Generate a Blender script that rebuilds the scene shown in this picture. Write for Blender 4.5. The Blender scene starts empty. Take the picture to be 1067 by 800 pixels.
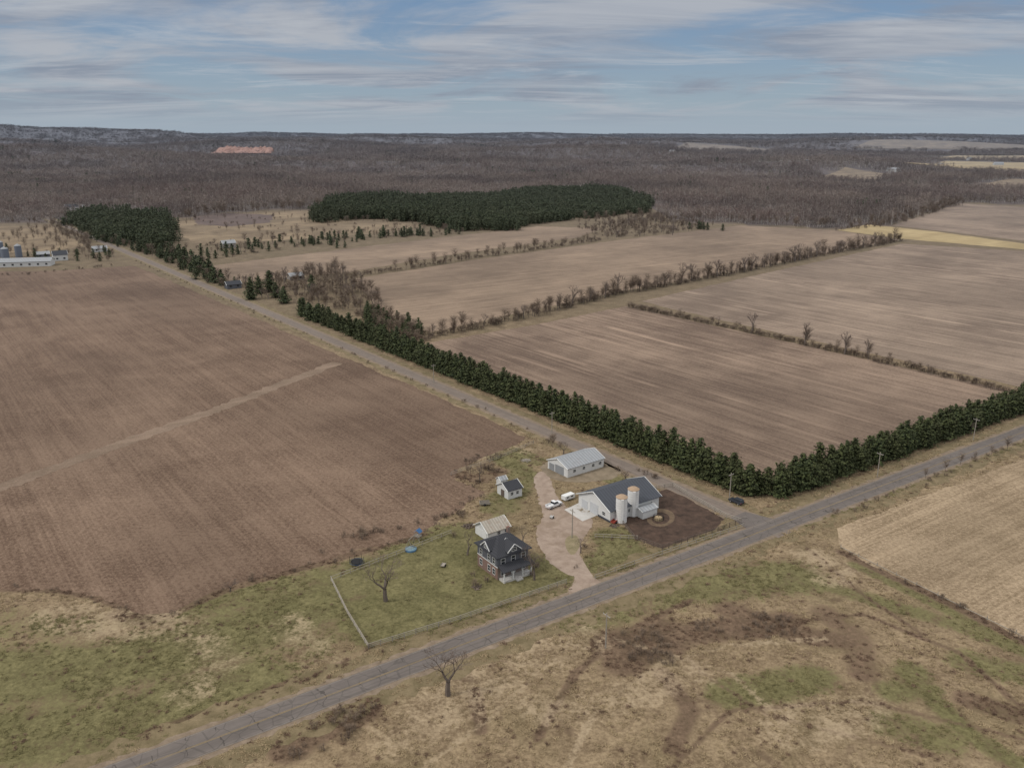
import bpy, bmesh, math, random
import numpy as np
from mathutils import Vector, Matrix
random.seed(7); rng=np.random.default_rng(7)
scn=bpy.context.scene
# ------------------------------------------------------------------ survey
FL=880.0; CH=105.0; PIT=math.atan(262/FL); SP,CP=math.sin(PIT),math.cos(PIT)
def G(u,v):
    a=(u-533.5)/FL; b=(400-v)/FL
    t=CH/(SP-b*CP)
    return (a*t,(CP+b*SP)*t)
def P(x,y):
    d=y*CP+CH*SP; up=-CH*CP+y*SP
    return 533.5+FL*x/d, 400-FL*up/d
def V2(u,v): return Vector(G(u,v))
r0=V2(150,797); r1=V2(1067,450)
E1=(r1-r0).normalized(); E2=Vector((-E1.y,E1.x))
s0=V2(790,545); s1=V2(130,262); S2=(s1-s0).normalized(); S1=Vector((S2.y,-S2.x))
ANG=math.atan2(E1.y,E1.x); SANG=math.atan2(S2.y,S2.x)
def inpoly(x,y,poly):
    x=np.asarray(x,float); y=np.asarray(y,float); c=np.zeros(x.shape,bool); n=len(poly); j=n-1
    for i in range(n):
        xi,yi=poly[i]; xj,yj=poly[j]
        if yi!=yj:
            c^=((yi>y)!=(yj>y))&(x<(xj-xi)*(y-yi)/(yj-yi)+xi)
        j=i
    return c
def H(x,y):
    x=np.asarray(x,float); y=np.asarray(y,float); r=np.hypot(x,y)
    k=np.clip((r-1700)/2300,0,1); k=k*k*(3-2*k); k=k*(1-.4*np.clip((r-6000)/6000,0,1))
    z=k*(22*np.sin(x/650+1.3)*np.cos(y/700+x/2100)+12*np.sin(x/310+y/420)+5)
    def g(cx,cy,sx,sy,h,rot=0):
        dx=x-cx; dy=y-cy; a=math.cos(rot)*dx+math.sin(rot)*dy; b=-math.sin(rot)*dx+math.cos(rot)*dy
        return h*np.exp(-(a/sx)**2/2-(b/sy)**2/2)
    z=z+g(-5400,8600,1500,700,155,.05)+g(-3400,8300,500,600,50)+g(-8500,9500,1800,900,165)
    z=z+g(-1500,4550,520,230,66)+g(-2900,5200,900,400,46)+g(300,3300,420,200,38)+g(1200,5200,1300,350,44)+g(900,2500,380,140,24)+g(-500,2700,500,150,28)+g(-1500,3000,400,150,26)
    z=z+g(-500,7000,1700,400,56)+g(4200,8600,1900,500,54)+g(2500,4000,600,200,28)+g(1500,13000,5000,900,48)+g(-5000,14500,4500,1200,70)+g(10000,15000,5000,1200,50)+g(5200,12000,1500,700,34)
    return z
# ------------------------------------------------------------------ node helpers
def link(nt,a,b): nt.links.new(a,b)
def setin(nt,sock,v):
    if isinstance(v,bpy.types.NodeSocket): link(nt,v,sock)
    elif isinstance(v,(tuple,list)) and len(v)==3 and sock.type=='RGBA': sock.default_value=(*v,1)
    else: sock.default_value=v
def mth(nt,op,a,b=0.0,c=None,clamp=False):
    n=nt.nodes.new('ShaderNodeMath'); n.operation=op; n.use_clamp=clamp
    setin(nt,n.inputs[0],a); setin(nt,n.inputs[1],b)
    if c is not None: setin(nt,n.inputs[2],c)
    return n.outputs[0]
def vm(nt,op,a,b=(0,0,0)):
    n=nt.nodes.new('ShaderNodeVectorMath'); n.operation=op
    setin(nt,n.inputs[0],a); setin(nt,n.inputs[1],b)
    return n.outputs['Value'] if op in('DOT_PRODUCT','LENGTH') else n.outputs[0]
def mix(nt,f,a,b,bl='MIX'):
    n=nt.nodes.new('ShaderNodeMix'); n.data_type='RGBA'; n.blend_type=bl; n.clamp_factor=True
    setin(nt,n.inputs[0],f); setin(nt,n.inputs[6],a); setin(nt,n.inputs[7],b); return n.outputs[2]
def noise(nt,vec,scale=1,detail=4,rough=.55,dist=0):
    n=nt.nodes.new('ShaderNodeTexNoise'); 
    if vec is not None: link(nt,vec,n.inputs['Vector'])
    n.inputs['Scale'].default_value=scale; n.inputs['Detail'].default_value=detail
    n.inputs['Roughness'].default_value=rough; n.inputs['Distortion'].default_value=dist
    return n.outputs['Fac']
def sm(nt,x,lo,hi):
    n=nt.nodes.new('ShaderNodeMapRange'); n.interpolation_type='SMOOTHSTEP'
    setin(nt,n.inputs[0],x); setin(nt,n.inputs[1],lo); setin(nt,n.inputs[2],hi); return n.outputs[0]
def pos(nt): return nt.nodes.new('ShaderNodeNewGeometry').outputs['Position']
def objc(nt): return nt.nodes.new('ShaderNodeTexCoord').outputs['Object']
def rows(nt,ang,al,ac,off=0):
    p=pos(nt)
    a=vm(nt,'DOT_PRODUCT',p,(math.cos(ang)*al,math.sin(ang)*al,0))
    c=vm(nt,'DOT_PRODUCT',p,(-math.sin(ang)*ac,math.cos(ang)*ac,0))
    n=nt.nodes.new('ShaderNodeCombineXYZ'); link(nt,a,n.inputs[0]); link(nt,c,n.inputs[1]); n.inputs[2].default_value=off
    return n.outputs[0]
hz=bpy.data.node_groups.new('painted_haze','ShaderNodeTree')
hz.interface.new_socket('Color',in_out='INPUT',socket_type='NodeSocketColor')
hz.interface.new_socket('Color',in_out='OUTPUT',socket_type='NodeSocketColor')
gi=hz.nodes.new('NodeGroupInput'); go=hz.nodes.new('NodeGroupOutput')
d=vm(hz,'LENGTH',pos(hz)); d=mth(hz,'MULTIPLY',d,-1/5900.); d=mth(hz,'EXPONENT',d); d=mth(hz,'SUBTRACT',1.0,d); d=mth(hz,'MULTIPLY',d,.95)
link(hz,mix(hz,d,gi.outputs[0],(.160,.182,.225)),go.inputs[0])  # distance haze painted into base colours, stronger away from the origin
def mat(name,fn,rough=.9,spec=.15,metal=0,bump=None):
    m=bpy.data.materials.new(name); m.use_nodes=True; nt=m.node_tree
    b=nt.nodes['Principled BSDF']; b.inputs['Roughness'].default_value=rough
    b.inputs['Specular IOR Level'].default_value=spec; b.inputs['Metallic'].default_value=metal
    c=fn(nt) if callable(fn) else mix(nt,noise(nt,objc(nt),1.3,3,.65),tuple(x*.82 for x in fn),tuple(min(1,x*1.15) for x in fn))
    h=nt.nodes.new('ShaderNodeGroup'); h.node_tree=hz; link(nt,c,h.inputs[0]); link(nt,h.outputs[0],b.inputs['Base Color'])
    if bump:
        bn=nt.nodes.new('ShaderNodeBump'); bn.inputs['Strength'].default_value=bump[1]; bn.inputs['Distance'].default_value=bump[2]
        link(nt,noise(nt,pos(nt),bump[0],3,.65),bn.inputs['Height']); link(nt,bn.outputs[0],b.inputs['Normal'])
    return m
def fieldmat(name,c1,c2,ang,st=1.0,sp=1.0,bigs=.012,seed=0,fine=1.6,pale=.3):
    def f(nt):
        p=pos(nt)
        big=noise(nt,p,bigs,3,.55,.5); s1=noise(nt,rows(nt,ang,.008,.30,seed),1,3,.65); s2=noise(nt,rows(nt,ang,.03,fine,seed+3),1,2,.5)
        k=noise(nt,p,.9,3,.8); k2=noise(nt,p,.07,3,.6,.5)
        x=mth(nt,'MULTIPLY_ADD',mth(nt,'SUBTRACT',s1,.5),1.5*st,.47)
        x=mth(nt,'MULTIPLY_ADD',mth(nt,'SUBTRACT',s2,.5),1.3*st,x)
        x=mth(nt,'MULTIPLY_ADD',mth(nt,'SUBTRACT',big,.5),2.0,x)  # broad soil tone, with cloud shading painted in
        x=mth(nt,'MULTIPLY_ADD',mth(nt,'SUBTRACT',k2,.5),1.0,x)
        x=mth(nt,'MULTIPLY_ADD',mth(nt,'SUBTRACT',k,.5),2.3*sp,x,clamp=True)
        c=mix(nt,x,c1,c2)
        t=sm(nt,noise(nt,p,2.0,2,.6),.60,.70)
        c=mix(nt,mth(nt,'MULTIPLY',t,.5*sp),c,tuple(min(1,q*1.55) for q in c2))
        # pale harvest passes
        ps=sm(nt,noise(nt,rows(nt,ang,.004,.16,seed+31),1,2,.4),.60,.66)
        ps=mth(nt,'MULTIPLY',ps,sm(nt,noise(nt,p,.02,3,.6),.40,.60))
        c=mix(nt,mth(nt,'MULTIPLY',ps,pale),c,tuple(min(1,q*1.4) for q in c2))
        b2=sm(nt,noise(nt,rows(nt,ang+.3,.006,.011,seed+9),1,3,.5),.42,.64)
        c=mix(nt,mth(nt,'MULTIPLY',b2,.34),c,tuple(q*.62 for q in c1))  # large dark patches: soil variation plus cloud shade put into the colour
        return c
    return mat(name,f,.95,.05,bump=(1.1,.7,.3))
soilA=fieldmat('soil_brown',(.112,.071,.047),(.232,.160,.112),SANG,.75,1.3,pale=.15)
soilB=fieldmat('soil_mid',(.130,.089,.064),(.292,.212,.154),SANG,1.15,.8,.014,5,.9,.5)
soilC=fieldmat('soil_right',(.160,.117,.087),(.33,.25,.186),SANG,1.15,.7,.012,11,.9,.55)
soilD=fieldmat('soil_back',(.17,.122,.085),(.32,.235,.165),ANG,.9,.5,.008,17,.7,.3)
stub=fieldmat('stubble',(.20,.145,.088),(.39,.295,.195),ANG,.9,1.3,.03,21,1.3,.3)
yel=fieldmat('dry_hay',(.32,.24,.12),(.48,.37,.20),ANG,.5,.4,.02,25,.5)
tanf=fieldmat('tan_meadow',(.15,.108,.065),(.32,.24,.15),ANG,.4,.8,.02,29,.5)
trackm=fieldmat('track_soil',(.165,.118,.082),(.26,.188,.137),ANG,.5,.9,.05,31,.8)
def roadmat(ca,cb,crack,edge,ew):
  def roadf(nt):
    uv=nt.nodes.new('ShaderNodeTexCoord').outputs['UV']; s=nt.nodes.new('ShaderNodeSeparateXYZ'); link(nt,uv,s.inputs[0])
    p=pos(nt); n=noise(nt,p,.25,5,.7); c=mix(nt,n,ca,cb)
    wv=nt.nodes.new('ShaderNodeCombineXYZ'); link(nt,mth(nt,'MULTIPLY',s.outputs[0],.02),wv.inputs[0]); link(nt,mth(nt,'MULTIPLY',s.outputs[1],1.2),wv.inputs[1])
    c=mix(nt,mth(nt,'MULTIPLY',sm(nt,noise(nt,wv.outputs[0],1,3),.42,.62),.4),c,tuple(q*.8 for q in ca))
    j=mth(nt,'MULTIPLY_ADD',noise(nt,p,.35,2),3.5,s.outputs[0]); j=mth(nt,'MULTIPLY_ADD',noise(nt,p,.05,1),9,j); fr=mth(nt,'FRACT',mth(nt,'DIVIDE',j,6.1)); k=mth(nt,'LESS_THAN',fr,.035)
    k=mth(nt,'MULTIPLY',k,sm(nt,noise(nt,p,.18,2),.45,.55)); c=mix(nt,mth(nt,'MULTIPLY',k,.6*crack),c,(.04,.035,.03))
    v=nt.nodes.new('ShaderNodeTexVoronoi'); v.feature='DISTANCE_TO_EDGE'; v.inputs['Scale'].default_value=.3; link(nt,p,v.inputs['Vector'])
    k=mth(nt,'LESS_THAN',v.outputs['Distance'],.03); c=mix(nt,mth(nt,'MULTIPLY',k,.3*crack),c,(.05,.045,.04))
    ed=sm(nt,mth(nt,'ADD',mth(nt,'ABSOLUTE',s.outputs[1]),mth(nt,'MULTIPLY',noise(nt,p,.6,3),1.4)),ew,ew+.8)
    return mix(nt,mth(nt,'MULTIPLY',ed,.8),c,edge)
  return roadf
asph=mat('worn_asphalt',roadmat((.108,.092,.082),(.20,.172,.154),1,(.19,.15,.11),3.5),.9,.12)
sasph=mat('dusty_asphalt',roadmat((.15,.120,.098),(.25,.205,.172),.4,(.22,.17,.125),2.9),.95,.08)
def gr(a,b,sc=.6): return lambda nt: mix(nt,mth(nt,'MULTIPLY_ADD',mth(nt,'SUBTRACT',noise(nt,pos(nt),sc,5,.72,.4),.5),2.2,.5,clamp=True),a,b)
def gravf(nt):
    c=gr((.23,.17,.13),(.38,.30,.24),.35)(nt)
    return mix(nt,mth(nt,'MULTIPLY',sm(nt,noise(nt,pos(nt),.13,4,.6,1),.5,.65),.5),c,(.20,.145,.10))
gravel=mat('gravel',gravf,.95,.05)
verge=mat('verge_grass',gr((.105,.085,.042),(.26,.20,.12),.25),.95,.05,bump=(2,.8,.3))
shoulder=mat('road_shoulder',gr((.15,.112,.078),(.28,.218,.16),.5),.95,.05)
concr=mat('concrete',gr((.42,.40,.37),(.58,.56,.53),.5),.9,.1)
mud=mat('corral_mud',gr((.03,.02,.014),(.115,.073,.052),.35),.95,.1,bump=(1.5,.9,.3))
paintY=mat('faded_line_yellow',gr((.17,.13,.07),(.34,.24,.10),1.2),.8,.1)
paintW=mat('faded_line_white',gr((.16,.14,.125),(.28,.26,.24),1.2),.8,.1)
def groundf(nt):
    a=nt.nodes.new('ShaderNodeAttribute'); a.attribute_name='paint'; s=nt.nodes.new('ShaderNodeSeparateColor'); link(nt,a.outputs['Color'],s.inputs[0])
    fo=a.outputs['Alpha']; p=pos(nt)
    n1=noise(nt,p,.035,4,.6,.5); n2=noise(nt,p,.16,5,.7,.6); n3=noise(nt,p,1.1,3,.75)
    x=mth(nt,'ADD',mth(nt,'MULTIPLY',mth(nt,'SUBTRACT',n2,.5),2.2),mth(nt,'MULTIPLY',mth(nt,'SUBTRACT',n3,.5),2.2)); x=mth(nt,'ADD',x,.47,clamp=True)
    c=mix(nt,x,(.140,.098,.058),(.335,.252,.155))
    c=mix(nt,mth(nt,'MULTIPLY',sm(nt,n1,.50,.62),.32),c,(.12,.10,.045))
    c=mix(nt,mth(nt,'MULTIPLY',sm(nt,noise(nt,p,.09,4,.7,1.2),.56,.66),.5),c,(.11,.072,.048))
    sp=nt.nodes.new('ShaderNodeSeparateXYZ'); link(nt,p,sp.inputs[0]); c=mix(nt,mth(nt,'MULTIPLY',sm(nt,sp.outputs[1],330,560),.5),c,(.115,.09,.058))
    nn=mth(nt,'ADD',mth(nt,'MULTIPLY',mth(nt,'SUBTRACT',n2,.5),2.2),mth(nt,'MULTIPLY',mth(nt,'SUBTRACT',n3,.5),1.3))
    def m(sock,nn=nn): return sm(nt,mth(nt,'ADD',sock,mth(nt,'MULTIPLY',nn,mth(nt,'MULTIPLY',sm(nt,sock,0,.25),1.0))),.2,.95)
    gcol=mix(nt,x,(.075,.076,.027),(.172,.164,.068)); c=mix(nt,mth(nt,'MULTIPLY',m(s.outputs[0]),.76),c,gcol)
    bcol=mix(nt,x,(.06,.038,.026),(.17,.11,.075)); c=mix(nt,mth(nt,'MULTIPLY',m(s.outputs[1]),.75),c,bcol)
    tcol=mix(nt,x,(.25,.19,.12),(.40,.31,.205)); c=mix(nt,mth(nt,'MULTIPLY',m(s.outputs[2]),.7),c,tcol)
    fcol=mix(nt,noise(nt,p,.012,6,.75),(.035,.025,.022),(.17,.13,.11)); c=mix(nt,fo,c,fcol)
    return c
groundm=mat('ground_mat',groundf,.95,.04,bump=(.9,.9,.5))
def pinef(nt):
    o=nt.nodes.new('ShaderNodeObjectInfo').outputs['Random']; n=noise(nt,pos(nt),.7,2,.7)
    a=mix(nt,sm(nt,n,.35,.68),(.026,.036,.014),(.088,.104,.036)); return mix(nt,mth(nt,'MULTIPLY',o,.5),a,(.062,.062,.024))
pinem=mat('pine_needles',pinef,.8,.08)
barkm=mat('bark',(.15,.12,.10))
def twigf(nt):
    p=pos(nt); n=noise(nt,p,.006,4,.65,.8); m2=noise(nt,p,.05,3,.7)
    c=mix(nt,sm(nt,n,.40,.58),(.165,.112,.090),(.235,.180,.145))
    c=mix(nt,mth(nt,'MULTIPLY',sm(nt,m2,.5,.68),.65),c,(.36,.31,.265))
    return mix(nt,mth(nt,'MULTIPLY',sm(nt,noise(nt,p,.0035,3,.6),.48,.60),.7),c,(.085,.060,.050))
twigm=mat('bare_twigs',twigf); 
ptrunk=mat('pale_trunk',(.48,.44,.40))
btw=mat('near_twigs',(.17,.13,.105))
shrubm=mat('shrub_twigs',gr((.10,.07,.05),(.23,.17,.12),.2))
tan_t=mat('tuft_tan',gr((.22,.16,.09),(.43,.33,.20),.3)); br_t=mat('tuft_brown',gr((.10,.062,.042),(.22,.145,.095),.3)); gr_t=mat('tuft_green',gr((.12,.11,.045),(.25,.215,.10),.3))
# ------------------------------------------------------------------ mesh helpers
def mkobj(name,verts,faces,mats,mi=None,coll=None,smooth=False):
    me=bpy.data.meshes.new(name); me.from_pydata([tuple(v) for v in verts],[],faces)
    for m in mats: me.materials.append(m)
    if mi is not None: me.polygons.foreach_set('material_index',mi)
    if smooth: me.polygons.foreach_set('use_smooth',[True]*len(me.polygons))
    me.update(); ob=bpy.data.objects.new(name,me); (coll or scn.collection).objects.link(ob); return ob
class MB:
    def __init__(s): s.v=[];s.f=[];s.m=[]
    def add(s,vs,fs,m=0):
        b=len(s.v); s.v+= [tuple(x) for x in vs]; s.f+=[tuple(i+b for i in f) for f in fs]; s.m+=[m]*len(fs)
    def box(s,x0,x1,y0,y1,z0,z1,m=0):
        s.add([(x0,y0,z0),(x1,y0,z0),(x1,y1,z0),(x0,y1,z0),(x0,y0,z1),(x1,y0,z1),(x1,y1,z1),(x0,y1,z1)],
              [(3,2,1,0),(4,5,6,7),(0,1,5,4),(1,2,6,5),(2,3,7,6),(3,0,4,7)],m)
    def limb(s,p0,p1,ra,rb,n=4,m=0,cap=False):
        p0=Vector(p0);p1=Vector(p1);d=(p1-p0)
        if d.length<1e-6: return
        d.normalize(); a=d.cross(Vector((.3,.2,1)) if abs(d.z)<.9 else Vector((1,.1,0))).normalized(); b=d.cross(a)
        vs=[]
        for p,r in((p0,ra),(p1,rb)):
            for i in range(n):
                t=2*math.pi*i/n; vs.append(p+a*(r*math.cos(t))+b*(r*math.sin(t)))
        fs=[(i,(i+1)%n,n+(i+1)%n,n+i) for i in range(n)]
        if cap: fs+=[tuple(range(n,2*n)),tuple(range(n-1,-1,-1))]
        s.add(vs,fs,m)
    def obj(s,name,mats,parent=None,coll=None,smooth=False,bevel=0):
        o=mkobj(name,s.v,s.f,mats,s.m,coll,smooth)
        if parent: o.parent=parent
        if bevel:
            b=o.modifiers.new('bevel','BEVEL'); b.width=bevel; b.segments=2
        return o
def wpts(px): return [G(u,v) for u,v in px]
def dense(pts,step,jit,closed=True):
    out=[]; n=len(pts)
    for i in range(n if closed else n-1):
        a=Vector(pts[i]);b=Vector(pts[(i+1)%n]); L=(b-a).length; k=max(1,int(L/step)); nrm=Vector((-(b-a).y,(b-a).x)).normalized(); ph=random.random()*9
        for j in range(k):
            p=a.lerp(b,j/k); s_=j*L/k
            w=jit*(math.sin(s_/7+ph)*.4+math.sin(s_/2.3+ph*2)*.3+random.uniform(-.5,.5)) if j else 0
            out.append(tuple(p+nrm*w))
    if not closed: out.append(tuple(pts[-1]))
    return out
def smoothpoly(pts,it=2):
    for _ in range(it):
        n=len(pts); o=[]
        for i in range(n):
            a=Vector(pts[i]);b=Vector(pts[(i+1)%n]); o+=[tuple(a.lerp(b,.25)),tuple(a.lerp(b,.75))]
        pts=o
    return pts
def sheet(name,px,z,m,step=3,jit=.6,world=False,rnd=0):
    pts=px if world else wpts(px)
    if rnd: pts=smoothpoly(pts,rnd)
    pts=dense(pts,step,jit)
    me=bpy.data.meshes.new(name); bm=bmesh.new(); f=bm.faces.new([bm.verts.new((x,y,z)) for x,y in pts])
    bm.normal_update()
    if f.normal.z<0: f.normal_flip()
    bmesh.ops.triangulate(bm,faces=[f]); bm.to_mesh(me); bm.free(); me.materials.append(m)
    o=bpy.data.objects.new(name,me); scn.collection.objects.link(o); return o
def ribbon(name,pts,w,z,m,step=2.5,jit=0,off=0):
    pts=[Vector(p) for p in pts]; c=dense(pts,step,0,False); V=[];F=[];U=[];s_=0
    c=[Vector(p) for p in c]
    for i,p in enumerate(c):
        q=(c[min(i+1,len(c)-1)]-c[max(i-1,0)]).normalized(); n=Vector((-q.y,q.x))
        if i: s_+=(p-c[i-1]).length
        p=p+n*off
        a=w/2+random.uniform(-jit,jit); b=w/2+random.uniform(-jit,jit)
        V+=[(*(p-n*b),z),(*(p+n*a),z)]; U+=[(s_,-w/2),(s_,w/2)]
        if i: F.append((2*i-2,2*i,2*i+1,2*i-1))
    o=mkobj(name,V,F,[m]); uv=o.data.uv_layers.new(name='UVMap')
    for l in o.data.loops: uv.data[l.index].uv=U[l.vertex_index]
    return o
# ------------------------------------------------------------------ plan (fields)
FIELDS={
'left':[(-500,283),(0,283),(60,282),(138,277),(150,281),(250,324),(350,369),(450,411),(548,455),(540,463),(478,488),(474,500),(505,512),(440,556),(340,583),(240,611),(178,638),(150,640),(105,621),(60,614),(0,614),(-500,640)],
'mid':[(447,357),(560,338),(652,319),(1062,409),(1070,424),(816,508),(600,428),(500,390),(430,362)],
'right':[(668,314),(800,284),(940,254),(1067,262),(1350,285),(1350,462),(1067,404),(700,322)],
'back':[(366,291),(500,270),(640,251),(770,235),(870,240),(936,250),(800,276),(640,305),(560,322),(450,346),(420,338),(392,318)],
'strip':[(212,278),(380,257),(560,236),(628,238),(600,248),(480,264),(360,284),(240,294)],
'tanmeadow':[(180,232),(240,223),(330,219),(380,228),(440,235),(400,243),(300,250),(200,256)],
'yellow':[(872,240),(905,234),(980,242),(1067,254),(1300,275),(1300,283),(1067,260),(940,249)],
'farbrown':[(1000,212),(1067,216),(1300,225),(1300,272),(1067,251),(930,235)],
'topleft':[(-500,236),(0,236),(52,234),(88,256),(60,261),(0,264),(-500,275)],
'near':[(872,550),(1067,478),(1450,335),(1450,860),(1067,666),(1000,630),(900,585),(876,570)],
}
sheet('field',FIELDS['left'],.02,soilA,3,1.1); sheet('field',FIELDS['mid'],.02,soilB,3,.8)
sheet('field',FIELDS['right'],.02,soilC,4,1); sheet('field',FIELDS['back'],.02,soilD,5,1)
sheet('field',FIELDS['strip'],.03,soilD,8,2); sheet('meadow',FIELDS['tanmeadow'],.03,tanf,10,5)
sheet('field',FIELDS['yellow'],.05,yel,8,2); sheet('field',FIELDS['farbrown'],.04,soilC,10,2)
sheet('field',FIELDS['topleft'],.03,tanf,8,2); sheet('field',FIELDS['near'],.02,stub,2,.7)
sheet('meadow',[(200,226),(235,222),(285,224),(282,232),(240,236),(205,234)],.06,mat('burnt_grass',gr((.07,.045,.035),(.16,.11,.085),.05)),6,3)
ribbon('field_track',wpts([(-60,530),(0,508),(120,465),(230,425),(310,394),(352,378)]),6.5,.05,trackm,2,1.1)
FAR=[]
def farfield(pts,m,name='field'):
    A,B,C,D=[Vector(G(*p)) for p in pts]; FAR.append([p for p in pts]); n=14; V=[];F=[]
    for i in range(n+1):
        for j in range(n+1):
            p=A.lerp(B,i/n).lerp(D.lerp(C,i/n),j/n); V.append((p.x,p.y,float(H(p.x,p.y))+1.5))
    for i in range(n):
        for j in range(n): a=i*(n+1)+j; F.append((a,a+n+1,a+n+2,a+1))
    mkobj(name,V,F,[m])
farfield([(925,178),(1200,186),(1200,174),(985,168.5)],yel); farfield([(960,166.5),(1200,169.5),(1200,163.5),(1000,162.8)],yel)
farfield([(775,174),(850,177),(862,171),(795,168.5)],tanf); farfield([(850,186),(910,190),(935,184),(880,180.5)],tanf)
farfield([(1010,196),(1200,203),(1200,192),(1050,188)],tanf)
farfield([(700,161),(800,163),(815,159.5),(715,158.2)],tanf); farfield([(890,158.5),(1200,160.5),(1200,156.5),(930,155)],tanf)
# forest limits
BU=[-700,-10,60,130,180,240,330,345,450,675,700,760,870,925,960,1000,1067,1500]
BV=[230,233,231,219,228,221,217,214,210,214,230,233,238,234,222,211,213,222]
PL1=[(325,234),(335,222),(352,210),(400,207),(430,209),(520,205),(560,198),(600,196),(640,199),(678,212),(672,222),(610,228),(560,233),(520,242),(470,240),(440,233),(380,228)]
PL2=[(70,234),(84,221),(175,228),(180,252),(160,264),(108,250)]
def isforest(x,y):
    u,v=P(np.asarray(x,float),np.asarray(y,float)); ok=v<np.interp(u,BU,BV)
    for q in FAR+[PL1,PL2,FIELDS['farbrown'],FIELDS['topleft'],FIELDS['tanmeadow'],FIELDS['yellow'],FIELDS['strip'],FIELDS['back']]: ok&=~inpoly(u,v,q)
    return ok
# ------------------------------------------------------------------ ground
def lines(lo,hi,step,g,LO,HI):
    a=list(np.arange(lo,hi,step)); s=step;x=a[-1]
    while x<HI: s*=g; x+=s; a.append(x)
    s=step;x=lo;b=[]
    while x>LO: s*=g; x-=s; b.append(x)
    return np.array(b[::-1]+a)
X=lines(-170,235,.85,1.045,-32000,32000); Y=lines(105,310,.85,1.045,-3000,34000)
XX,YY=np.meshgrid(X,Y); xx=XX.ravel(); yy=YY.ravel(); zz=H(xx,yy)
STROKES=[ # channel, radius m, strength, pts
(0,9,1.0,[(-40,705),(80,700),(180,680),(260,655),(330,628)]),(0,8,.95,[(-30,770),(100,760),(170,735),(260,712)]),(0,5,.8,[(150,640),(250,625),(340,600)]),
(0,14,.5,[(0,700),(150,715),(300,670)]),(0,7,.6,[(300,680),(350,650)]),(0,6,.5,[(0,650),(80,655)]),(2,5,.7,[(60,640),(130,655),(170,650)]),(2,4,.55,[(190,650),(230,690),(200,720)]),(2,4,.5,[(300,650),(340,690)]),
(1,1.2,1.2,[(-40,612),(60,614),(105,622),(150,641),(178,640),(240,612),(340,585),(440,557)]),(1,1.0,1.0,[(150,765),(250,730),(360,690)]),(1,1.5,.8,[(180,640),(150,650),(120,640)]),
(0,9,1.3,[(395,600),(470,580),(520,620)]),(0,9,1.3,[(400,640),(470,625),(560,600)]),(0,7,1.1,[(430,570),(480,560)]),(0,4,1.1,[(385,660),(480,640),(580,608)]),
(0,5,1.2,[(640,560),(650,575),(630,590)]),(0,3.0,1.1,[(620,600),(700,575),(770,550)]),(0,3,1.0,[(515,475),(540,487),(560,500)]),(0,5,.8,[(545,495),(520,530)]),(0,4,.7,[(530,470),(560,480)]),
(2,3,.7,[(490,480),(530,465),(560,470)]),(1,3,.7,[(480,495),(500,500),(520,492)]),(1,3,.6,[(590,490),(640,490)]),
(0,7,.9,[(700,612),(760,606),(830,600)]),(0,2.5,.8,[(830,600),(920,628),(1000,652),(1090,688)]),(0,4,.95,[(760,722),(800,716),(850,706)]),(0,3,.9,[(930,720),(960,716),(950,700)]),
(0,2,.9,[(960,716),(1010,765),(1067,800)]),(0,4,.8,[(1010,690),(1067,700)]),(0,4,.7,[(930,755),(980,770)]),(0,4,.6,[(600,650),(700,625)]),
(1,5,1.1,[(645,672),(690,668)]),(1,4,1.0,[(650,690),(690,655)]),(1,3.5,1.0,[(720,660),(770,655),(820,648)]),(1,3,.9,[(760,635),(830,660),(880,668)]),(1,1.6,.9,[(690,700),(720,740),(700,780)]),
(1,3,1.0,[(300,780),(345,755),(380,740)]),(1,1.2,1.0,[(495,720),(500,760)]),(1,.8,.9,[(560,770),(600,700),(650,660),(720,625)]),(1,.6,.9,[(800,650),(900,640),(1000,680),(1090,760)]),(1,.6,.9,[(840,570),(900,620),(960,660)]),
(1,1.2,1.1,[(876,575),(1000,634),(1090,680)]),(0,1.5,.9,[(890,588),(1000,642),(1090,690)]),(2,4,.6,[(560,740),(640,730),(720,700)]),(2,5,.7,[(870,600),(850,580)]),(2,6,.6,[(430,760),(520,700),(600,665)]),(2,5,.6,[(820,760),(900,740)]),
(2,.7,.8,[(590,800),(620,740),(690,690),(760,672),(860,665)]),(2,.6,.8,[(640,665),(760,700),(850,780)]),(1,3,.7,[(900,700),(890,660),(860,640)]),(1,2.5,.8,[(1010,730),(1060,745)]),
(2,.5,.8,[(440,800),(520,740),(560,700),(630,665)]),(1,.5,.8,[(700,800),(760,740),(900,730),(1067,770)]),(1,.5,.7,[(680,640),(730,700),(800,745),(980,790)]),
(0,3.5,.8,[(640,500),(700,503)]),(0,3,.7,[(830,545),(940,505),(1067,457)]),
]
def paint(x,y):
    out=np.zeros((len(x),3))
    for ch,rad,st,pts in STROKES:
        w=wpts(pts); best=np.full(len(x),1e9)
        for a,b in zip(w[:-1],w[1:]):
            ax,ay=a; bx,by=b; dx,dy=bx-ax,by-ay; t=np.clip(((x-ax)*dx+(y-ay)*dy)/(dx*dx+dy*dy),0,1)
            best=np.minimum(best,np.hypot(x-ax-t*dx,y-ay-t*dy))
        k=np.clip(1.35-best/rad*.7,0,1); k=k*k*(3-2*k)*st; out[:,ch]=np.maximum(out[:,ch],k)
    return out
nx=len(X);ny=len(Y)
col=np.zeros((nx*ny,4)); near=(yy>90)&(yy<420)&(np.abs(xx)<300)
col[near,:3]=np.clip(paint(xx[near],yy[near]),0,1.2); col[:,3]=(isforest(xx,yy)&(yy>500)).astype(float)
idx=np.arange(nx*ny).reshape(ny,nx); q=np.stack([idx[:-1,:-1],idx[:-1,1:],idx[1:,1:],idx[1:,:-1]],-1).reshape(-1,4)
me=bpy.data.meshes.new('ground'); me.vertices.add(nx*ny); me.vertices.foreach_set('co',np.stack([xx,yy,zz],-1).ravel())
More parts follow.
